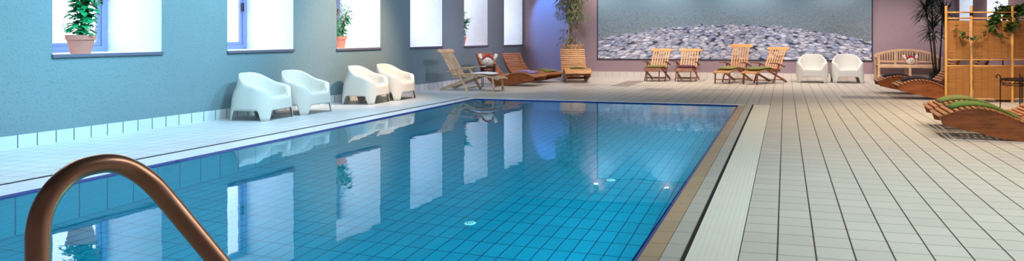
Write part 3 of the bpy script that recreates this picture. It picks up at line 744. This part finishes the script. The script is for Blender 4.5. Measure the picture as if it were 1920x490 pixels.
# ---------------------------------------------------------------- plush toys
def plush(s=1.0):
    root = empty('plush_toy'); m = MB(); m.ball((0, 0, .105), .11, (1, .75, .95)); m.build('body', M['plush'], root, smooth=True)
    for sx in (-1, 1):
        a = MB(); a.tube([(sx * .08, 0, .13), (sx * .13, 0, .165), (sx * .155, 0, .215)], [.028, .03, .034], 10); a.ball((sx * .155, 0, .22), .04, (1, .8, 1)); a.build('arm', M['plush'], root, smooth=True)
    r_ = MB(); vs = []; n = 8
    for sx in (-1, 1):
        r_.bar((0, 0, .232), (sx * .115, 0, .155), .13, .026, (0, 0, 1))
    r_.build('hood', M['red'], root, bevel=.01)
    for sx in (-1, 1):
        e = MB(); e.ball((sx * .032, -.080, .125), .009); e.build('eye', M['dot'], root, smooth=True)
    e = MB(); e.tube([(-.03, -.079, .088), (0, -.083, .079), (.03, -.079, .088)], .0035, 6); e.build('mouth', M['dot'], root)
    return root
p1_ = plush(); p1_.location = (bx0.x + .06, bx0.y - .02, .425); p1_.rotation_euler.z = R(10); tag(p1_, 'white plush toy with red top sitting on the wooden bench', 'toy', 'white plush toys')
p2_ = copy_tree(p1_); p2_.location = (-6.52, 14.55, .47); p2_.rotation_euler.z = R(18); p2_.scale = (1.15,) * 3; tag(p2_, 'white plush toy with red top on the black iron side table', 'toy', 'white plush toys')

# ---------------------------------------------------------------- iron stands
def iron_table(label, loc, r=.20, h=.45, rz=0, scroll=True):
    root = empty('iron_side_table', loc, rz); tag(root, label, 'side table', 'black iron side tables')
    m = MB(); n = 32
    for z in (h - .012, h - .10):
        m.tube([(r * math.cos(2 * PI * k / n), r * math.sin(2 * PI * k / n), z) for k in range(n + 1)], .007, 6, cap=False)
    for k in range(24):
        a0, a1 = 2 * PI * k / 24, 2 * PI * (k + 1) / 24
        m.tube([(r * math.cos(a0), r * math.sin(a0), h - .10), (r * math.cos(a1), r * math.sin(a1), h - .012)] if k % 2 else [(r * math.cos(a0), r * math.sin(a0), h - .012), (r * math.cos(a1), r * math.sin(a1), h - .10)], .004, 5)
    m.build('lattice_rim', M['black'], root)
    m = MB(); m.lathe([(0, h - .02), (r, h - .02), (r, h - .03), (0, h - .03)], n=28); m.build('table_top', M['black'], root)
    for k in range(4):
        a = PI / 4 + k * PI / 2; c_, s_ = math.cos(a), math.sin(a); rr = r + .005
        l = MB(); pts = [(rr * c_, rr * s_, h + .02), (rr * c_, rr * s_, .12), (rr * c_ * 1.02, rr * s_ * 1.02, .04)]
        pts += [((rr + .03 - .03 * math.cos(t_)) * c_, (rr + .03 - .03 * math.cos(t_)) * s_, .030 - .022 * math.sin(t_)) for t_ in [i * PI / 6 for i in range(1, 8)]]
        top = [((rr + .028 - .028 * math.cos(t_)) * c_, (rr + .028 - .028 * math.cos(t_)) * s_, h + .02 + .028 * math.sin(t_)) for t_ in [i * PI / 5 for i in range(7, 0, -1)]]
        l.tube(top + pts, .008, 6); l.build('leg', M['black'], root)
    return root
iron_table('black iron side table behind the pale steamer chair, plush toy on top', (-6.52, 14.55, 0), .17, .47, .3)
iron_table('black iron side table with scrolled corners at the right edge before the bamboo screen', (3.49, 11.85, 0), .27, .53, .55)

# ---------------------------------------------------------------- potted plants
def pot(root, r=.15, h=.22, mat=None):
    m = MB(); m.lathe([(0, 0), (r * .66, 0), (r * .92, h * .74), (r, h * .74), (r * 1.02, h), (r * .92, h), (r * .9, h * .86), (0, h * .86)], n=32)
    m.build('pot', mat or M['terracotta'], root, auto=40)
    s = MB(); s.lathe([(0, h * .88), (r * .9, h * .87)], n=24); s.build('soil', M['soil'], root)
def bushy(label, loc, H_=.75, kind=0, seed=1, R_=.24, r=.15, pull=(0, 0)):
    root = empty('potted_plant', loc); tag(root, label, 'potted plant', 'potted plants on the window sills'); g = random.Random(seed)
    ph = .22; pot(root, r, ph)
    st = MB(); lf = MB(); nst = 5 if kind == 0 else 4
    for k in range(nst):
        a = g.uniform(0, 2 * PI); sp = g.uniform(.02, .5) * R_
        pts = [(sp * .25 * math.cos(a) * (1 if i else .5) + (sp * math.cos(a) * (i / 5) ** 1.2) + pull[0] * i / 5, sp * .25 * math.sin(a) + sp * math.sin(a) * (i / 5) ** 1.2 + pull[1] * i / 5, ph * .86 + (H_ - ph) * i / 5 * (1 if k == 0 else g.uniform(.6, 1))) for i in range(6)]
        st.tube(pts, .006, 6)
        for i in range(1, 6):
            p = Vector(pts[i])
            for q in range(16 if kind == 0 else 18):
                a2 = g.uniform(0, 2 * PI); el = g.uniform(-.3, .8)
                d = Vector((math.cos(a2) * math.cos(el), math.sin(a2) * math.cos(el), math.sin(el)))
                pp = p + Vector((0, 0, g.uniform(-.07, .07))) + d * g.uniform(.0, .10 if kind == 0 else .06)
                if kind == 0: lf.leaf(pp, d, g.uniform(.09, .15), g.uniform(.05, .09), .6)
                elif kind == 1: lf.leaf(pp, d, g.uniform(.10, .17), .026, .7)
                else: lf.leaf(pp, d, g.uniform(.08, .13), g.uniform(.045, .07), .5)
    if kind == 0:
        for q in range(60):
            a2 = g.uniform(0, 2 * PI); rr = g.uniform(.04, .15); d = Vector((math.cos(a2), math.sin(a2), g.uniform(-.2, .6)))
            lf.leaf(Vector((rr * math.cos(a2), rr * math.sin(a2), ph + g.uniform(.0, .12))), d, g.uniform(.05, .10), g.uniform(.03, .05), .8)
    st.build('stem', M['stem'], root); lf.build('foliage', M['leaf'], root, smooth=True)
    return root
zf = lambda i, y: SILL(wins[i][0])
bushy('lush green potted plant in pink terracotta pot on the nearest window sill', (-8.0, 6.33, zf(1, 0) + .001), .98, 0, 3, .40, .148)
bushy('narrow leaved potted plant in terracotta pot on the third window sill', (-8.03, 11.28, zf(3, 0) + .001), .82, 1, 5, .40, .11, pull=(.10, .06))
bushy('small leaved potted plant mostly hidden at the left of the fifth window', (-7.98, 16.16, zf(5, 0) + .001), .80, 2, 9, .32, .13, pull=(.10, .02))

# bamboo tree in wicker planter
root = empty('bamboo_tree', (-5.70, 18.37, 0)); tag(root, 'tall bamboo plant with drooping leaves in a wicker planter behind the golden lounger', 'potted plant')
m = MB(); m.lathe([(0, 0), (.20, 0), (.25, .4), (.30, .86), (.325, .92), (.30, .93), (.27, .86), (0, .86)], n=36); m.build('wicker_planter', M['wicker'], root, smooth=True)
g = random.Random(4); st = MB(); lf = MB()
for k, (dx, dy, ln) in enumerate([(-.08, -.04, .03), (.03, -.08, -.02), (.09, .0, .06), (-.02, .02, -.08)]):
    pts = [(dx + ln * (i / 8) * 1.5, dy + .02 * math.sin(i), .84 + i * .21) for i in range(9)]
    st.tube(pts, [.026 - .002 * i for i in range(9)], 8)
    for i in range(1, 9):
        for q in range(30 if i > 3 else (3 if i > 1 else 7)):
            a = g.uniform(0, 2 * PI); p = Vector(pts[i]); rr = g.uniform(.05, .42 if i < 8 else .28)
            b = p + Vector((math.cos(a) * rr, math.sin(a) * rr * .55 - .04, g.uniform(-.08, .12)))
            if q % 3 == 0: st.tube([p, (p + b) / 2 + Vector((0, 0, .03)), b], .003, 4)
            for e in range(4):
                a2 = a + g.uniform(-.9, .9); d = Vector((math.cos(a2), math.sin(a2), g.uniform(-.7, .35)))
                lf.leaf(b + Vector((g.uniform(-.03, .03), g.uniform(-.03, .03), g.uniform(-.03, .03))), d, g.uniform(.12, .20), .022, .8, segs=2)
st.build('cane', M['stem'], root, smooth=True); lf.build('foliage', M['leaf_bamboo'], root)
# dracaena behind the loungers
root = empty('dracaena', (3.42, 17.55, 0)); tag(root, 'tall dark spiky dracaena between the wooden bench and the bamboo screen', 'potted plant')
m = MB(); m.lathe([(0, 0), (.14, 0), (.18, .28), (.19, .30), (.17, .30), (.16, .26), (0, .26)], n=28); m.build('pot', M['black'], root, smooth=True)
st = MB(); lf = MB(); g = random.Random(8)
for (bx, by, tx_, ty_, h_) in [(-.03, 0, -.12, .0, 2.05), (.03, .02, .16, .05, 1.75), (0, -.03, -.10, -.08, 1.38), (.05, -.04, .12, -.1, 2.3), (-.05, .03, -.22, .05, 1.85)]:
    st.tube([(bx + (tx_ - bx) * u, by + (ty_ - by) * u, .26 + (h_ - .26) * u) for u in (0, .3, .6, .85, 1)], .016, 8)
    for q in range(90):
        a = g.uniform(0, 2 * PI); el = g.uniform(-.35, 1.3); d = Vector((math.cos(a) * math.cos(el), math.sin(a) * math.cos(el), math.sin(el)))
        lf.leaf(Vector((tx_, ty_, h_ - .14 + g.uniform(-.06, .14))), d, g.uniform(.34, .52), .034, .75, segs=4)
st.build('cane', M['stem_dark'], root, smooth=True); lf.build('foliage', M['leaf_dark'], root)

# ---------------------------------------------------------------- bamboo folding screen
root = empty('bamboo_screen', (2.76, 13.40, 0)); tag(root, 'folding screen of bamboo poles and woven reed panels at the right', 'screen')
P = [(0, 0), (.43, .10), (1.13, .27), (1.50, .52)]
for i, (x, y) in enumerate(P):
    m = MB(); m.tube([(x, y, z) for z in (0, .43, .86, 1.29, 1.71)], .023, 12)
    for z in (.2, .55, .9, 1.25, 1.6): m.tube([(x, y, z - .005), (x, y, z + .005)], .0255, 12)
    m.build('pole', M['bamboo'], root, auto=40)
for i in range(3):
    a, b = Vector((*P[i], 0)), Vector((*P[i + 1], 0)); d = (b - a).normalized(); L = (b - a).length
    for z in (1.595, 1.49, .755, .645, .06):
        m = MB(); m.tube([a + Vector((0, 0, z)), b + Vector((0, 0, z))], .0135, 10); m.build('rail', M['bamboo'], root, smooth=True)
    for z0, z1 in ((.78, 1.45), (.08, .63)):
        m = MB(); nx = 12; nz = 60; m.box((L / 2, 0, (z0 + z1) / 2), (L - .07, .008, z1 - z0))
        for k in range(int((z1 - z0) / .012)): m.box((L / 2, -.005, z0 + .006 + k * .012), (L - .07, .006, .008))
        o = m.build('reed_panel', M['reed'], root); o.location = (a.x, a.y, 0); o.rotation_euler.z = math.atan2(d.y, d.x)
m = MB(); m.tube([(.43, .10, 1.535), (.43, .10, 1.585)], .029, 12); m.build('tie', M['black'], root)
# climbing plant behind the screen
root = empty('climbing_plant', (3.84, 13.80 + .25, 0)); tag(root, 'climbing plant with broad dark leaves trailing over the bamboo screen', 'potted plant')
m = MB(); m.lathe([(0, 0), (.13, 0), (.17, .26), (.18, .28), (.16, .28), (.15, .25), (0, .25)], n=28); m.build('pot', M['terracotta'], root, smooth=True)
st = MB(); lf = MB(); g = random.Random(12)
st.tube([(0, 0, .25), (-.01, -.05, .9), (-.01, -.18, 1.5), (0, -.2, 1.68)], .014, 8)
def vine(pts, dens, rr, lsz=(.07, .12)):
    st.tube(pts, .004, 5)
    for a, b in zip(pts, pts[1:]):
        a, b = Vector(a), Vector(b)
        for q in range(dens):
            p = a.lerp(b, g.random()) + Vector((g.uniform(-rr, rr), g.uniform(-rr, rr), g.uniform(-rr, rr)))
            an = g.uniform(0, 2 * PI); lf.leaf(p, (math.cos(an), math.sin(an), g.uniform(-.8, .4)), g.uniform(*lsz), g.uniform(.05, .085), .7)
vine([(0, -.2, 1.60), (.12, -.25, 1.66), (.22, -.3, 1.62), (.25, -.34, 1.72)], 48, .085)
vine([(0, -.2, 1.68), (-.1, -.3, 1.66), (-.22, -.42, 1.56), (-.30, -.46, 1.42), (-.32, -.48, 1.30)], 40, .075)
vine([(0, -.2, 1.62), (.06, -.34, 1.52), (.04, -.4, 1.4), (-.02, -.42, 1.34)], 30, .08)
vine([(-.30, -.46, 1.42), (-.42, -.62, 1.22), (-.60, -.70, 1.15), (-.78, -.74, 1.18), (-.88, -.76, 1.30), (-.98, -.76, 1.36)], 4, .035, (.10, .13))
vine([(-.30, -.46, 1.45), (-.25, -.62, 1.25), (-.12, -.62, 1.16)], 8, .04)
vine([(0, -.2, 1.68), (-.15, -.25, 1.80), (-.22, -.25, 1.76)], 2, .02, (.04, .06))
st.build('stem', M['stem'], root, smooth=True); lf.build('foliage', M['leaf_vine'], root, smooth=True)

# ---------------------------------------------------------------- hand rail
CY, SY = math.cos(YAW), math.sin(YAW)
def camp(px, py, zc):
    xc = (px - 1135) / F * zc; return Vector((xc * CY - zc * SY, xc * SY + zc * CY, 1.2 - (py - 65) / F * zc))
key = [(71, 900, 1.36), (71, 650, 1.36), (71, 520, 1.36), (71, 470, 1.36), (72, 430, 1.365), (82, 390, 1.38), (105, 352, 1.40), (140, 322, 1.43), (178, 309, 1.46), (215, 307, 1.49), (250, 319, 1.52), (282, 342, 1.54), (315, 378, 1.56), (350, 420, 1.575), (388, 466, 1.59), (430, 517, 1.605), (520, 628, 1.64), (600, 735, 1.67), (640, 830, 1.68), (650, 950, 1.68), (650, 1150, 1.68)]
kp = [camp(*k) for k in key]; kp[0].z = 0.003
sm_ = []
for i in range(len(kp) - 1):
    p = [kp[max(0, i - 1)], kp[i], kp[i + 1], kp[min(len(kp) - 1, i + 2)]]
    for s_ in range(6):
        f = s_ / 6; sm_.append(.5 * (2 * p[1] + (p[2] - p[0]) * f + (2 * p[0] - 5 * p[1] + 4 * p[2] - p[3]) * f * f + (3 * p[1] - p[0] - 3 * p[2] + p[3]) * f ** 3))
sm_.append(kp[-1])
root = empty('pool_handrail', (kp[0].x, kp[0].y, 0)); tag(root, 'shiny bronze coloured curved metal handrail in the left foreground', 'handrail')
m = MB(); m.tube([p - Vector((kp[0].x, kp[0].y, 0)) for p in sm_], .0205, 28); m.build('rail', M['rail'], root, smooth=True)
m = MB(); m.lathe([(.0208, .03), (.045, .025), (.05, .004), (.05, 0.001), (.02, 0.001)], n=28); m.build('flange', M['rail'], root, smooth=True)

# ---------------------------------------------------------------- pool floor inlets
def refr(px, py):   # point on the pool floor seen through the water at this pixel
    k = (1.2 - WZ) / (py - 65); xc = (px - 1135) * k; zc = F * k
    s_ = Vector((xc * CY - zc * SY, xc * SY + zc * CY)); L = s_.length; a = math.atan2(L, 1.2 - WZ)
    L2 = L + (WZ - PD) * math.tan(math.asin(math.sin(a) / 1.33)); return s_ * (L2 / L)
for i, (px, py) in enumerate(((881, 419), (1145, 338))):
    p = refr(px, py); root = empty('floor_inlet', (p.x, p.y, PD)); tag(root, ('round white inlet cover on the pool floor near the middle', 'round white inlet cover on the pool floor farther along, between the lamp reflections')[i], 'pool inlet', 'pool floor inlets')
    m = MB(); m.lathe([(.05, 0), (.046, .010), (.036, .014), (.0, .014)], n=28); m.build('cover', M['white'], root, smooth=True)
    m = MB()
    for a in range(6): m.box((.022 * math.cos(a * PI / 3), .022 * math.sin(a * PI / 3), .0145), (.010, .010, .002))
    m.build('nozzle_hole', M['dot'], root)

# ---------------------------------------------------------------- lamps
t = NT('lamp_glow'); t.b.inputs['Emission Color'].default_value = (1, .85, .65, 1); t.b.inputs['Emission Strength'].default_value = 40; M['glow'] = t.m
def light(typ, loc, power, col, size=.2, rot=None, spot=None, blend=.6, sizey=None, name='lamp'):
    l = bpy.data.lights.new(name, typ); l.energy = power; l.color = col
    if typ == 'AREA':
        l.size = size
        if sizey: l.shape = 'RECTANGLE'; l.size_y = sizey
    else: l.shadow_soft_size = size
    if typ == 'SPOT': l.spot_size = spot; l.spot_blend = blend
    o = bpy.data.objects.new(name, l); C.objects.link(o); o.location = loc
    if rot is not None: o.rotation_euler = rot
    return o
def aim(o, tgt):
    o.rotation_euler = (Vector(tgt) - o.location).to_track_quat('-Z', 'Y').to_euler(); return o
lamp_x = [-5.16, -3.19, -.9, 1.4]
for i, x in enumerate(lamp_x):
    q = LB + BD * ((x - LB.x) / BD.x) + bn * .0
    root = empty('wall_lamp', (q.x, q.y, 3.05), math.atan2(BD.y, BD.x)); tag(root, 'small white wall lamp above the pebble print, %s' % ('leftmost, over its left edge', 'second from left, over the upright deck chairs', 'third from left, over the reclined deck chairs', 'rightmost, over the white tub chairs')[i], 'lamp', 'picture lamps above the print')
    m = MB(); m.box((0, -.01, 0), (.09, .02, .12)); m.box((0, -.09, .05), (.03, .16, .03)); m.build('bracket', M['white'], root, bevel=.003)
    m = MB(); m.box((0, -.19, .0), (.13, .09, .10)); m.build('lamp_head', M['white'], root, bevel=.01)
    m = MB(); m.box((0, -.19, -.053), (.10, .07, .004)); m.box((0, -.142, .0), (.10, .004, .06)); m.build('bulb', M['glow'], root)
    light('SPOT', (q.x + bn.x * .20, q.y + bn.y * .20, 2.98), 80, (1, .88, .84), .03, (0, 0, 0), R(130), .8)
WARM = (1, .80, .60)
dl = [(-3.2, 16.9, 90, WARM), (-1.0, 16.8, 90, WARM), (1.1, 17.2, 90, (1, .84, .72)), (2.4, 12.2, 90, WARM), (1.2, 10.2, 100, (1, .80, .54)), (1.6, 5.0, 70, (.86, 1, .88)), (3.2, 8.0, 80, WARM),
      (-4.6, 16.4, 70, (1, .86, .8)), (3.4, 16.0, 60, (1, .78, .7)), (3.3, 11.6, 60, WARM)]
for i, (x, y, p, c_) in enumerate(dl):
    light('SPOT', (x, y, H - .06), p * 3.1, c_, .06, (0, 0, 0), R(110), .9)
for x in (-4.2, -1.4, 1.2):
    aim(light('SPOT', (x, 15.2, H - .06), 330, (.92, .94, 1), .1, (0, 0, 0), R(62), 1.0), (x, 19.2, 1.0))  # added ceiling spots that brighten the mural
# blue accent light washing the far left corner
aim(light('SPOT', (-6.75, 17.7, 3.35), 480, (.08, .32, 1), .04, (0, 0, 0), R(38), .5), (-6.5, 18.9, 1.6))
aim(light('SPOT', (2.2, 10.4, 3.4), 420, (1, .82, .6), .06, (0, 0, 0), R(55), .9), (3.3, 13.5, .9))  # added spot to brighten the reed screen
aim(light('SPOT', (2.5, 16.6, 3.4), 260, (1, .84, .74), .06, (0, 0, 0), R(60), .9), (3.0, 19.2, .5))  # added spot to brighten the bench
aim(light('SPOT', (-5.6, 13.0, 3.4), 200, (1, .90, .82), .06, (0, 0, 0), R(70), .9), (-6.4, 14.6, .3))  # added spot to brighten the pale steamer chair corner
# warm spot on the window wall between the second and fourth windows
aim(light('SPOT', (-5.2, 11.2, 3.3), 800, (1, .64, .38), .08, (0, 0, 0), R(62), .9), (-7.6, 11.0, .8))
# added spots without fixtures, tinting the window wall: cyan near, pink far
for y, p, c_ in ((2.6, 700, (.26, .74, 1)), (4.8, 700, (.26, .76, 1)), (6.9, 700, (.28, .78, 1)), (8.8, 420, (.40, .80, 1)), (13.2, 240, (.72, .70, 1)), (15.4, 330, (1, .66, .82)), (17.2, 200, (1, .66, .80))):
    aim(light('SPOT', (-3.6, y, H - .2), p, c_, .15, (0, 0, 0), R(58), .9), (-7.8, y + .3, 1.35))
light('AREA', (-5.6, 6.5, H - .1), 300, (.66, .86, 1), .4, (0, 0, 0), sizey=9)  # added strip that lifts the deck under the windows
light('AREA', (1.5, 5, H - .1), 120, (.86, .96, 1), 1, (0, 0, 0), sizey=6)
# added light strips underwater, right wall and near end, for an even pool glow
light('AREA', (PX1 - .03, 6.6, -.4), 155, (.30, .90, .96), .2, (0, R(90), 0), sizey=9)
light('AREA', (-3.2, PY0 + .03, -.4), 40, (.30, .90, .96), 3.6, (R(90), 0, 0), sizey=.2)
# daylight portals
def portal(P_, a, b, s_, flip):
    l = bpy.data.lights.new('daylight_portal', 'AREA'); l.shape = 'RECTANGLE'; l.size = b - a; l.size_y = WT - s_; l.cycles.is_portal = True
    o = bpy.data.objects.new('daylight_portal', l); C.objects.link(o); o.location = P_((a + b) / 2, DEP + .08, (s_ + WT) / 2)
    o.rotation_euler = (R(90), 0, R(-90) if flip else R(90))
for a, b in wins: portal(lp, a, b, SILL(a), True)
for a, b in rw: portal(RP, a, b, 1.0, False)
W = bpy.data.worlds.new('world'); bpy.context.scene.world = W; W.use_nodes = True
nt = W.node_tree; bg = nt.nodes['Background']
tc = nt.nodes.new('ShaderNodeTexCoord'); nz = nt.nodes.new('ShaderNodeTexNoise'); nz.inputs['Scale'].default_value = 6; nz.inputs['Detail'].default_value = 4
nt.links.new(tc.outputs['Generated'], nz.inputs['Vector'])
rp = nt.nodes.new('ShaderNodeValToRGB'); rp.color_ramp.elements[0].color = (.62, .72, .86, 1); rp.color_ramp.elements[1].color = (.92, .96, 1, 1); rp.color_ramp.elements[0].position = .3; rp.color_ramp.elements[1].position = .6
nt.links.new(nz.outputs[0], rp.inputs[0]); nt.links.new(rp.outputs[0], bg.inputs[0]); bg.inputs[1].default_value = 4
sc = bpy.context.scene
sc.view_settings.view_transform = 'Standard'; sc.view_settings.look = 'None'; sc.view_settings.gamma = 1; sc.view_settings.exposure = .12; sc.view_settings.use_curve_mapping = False
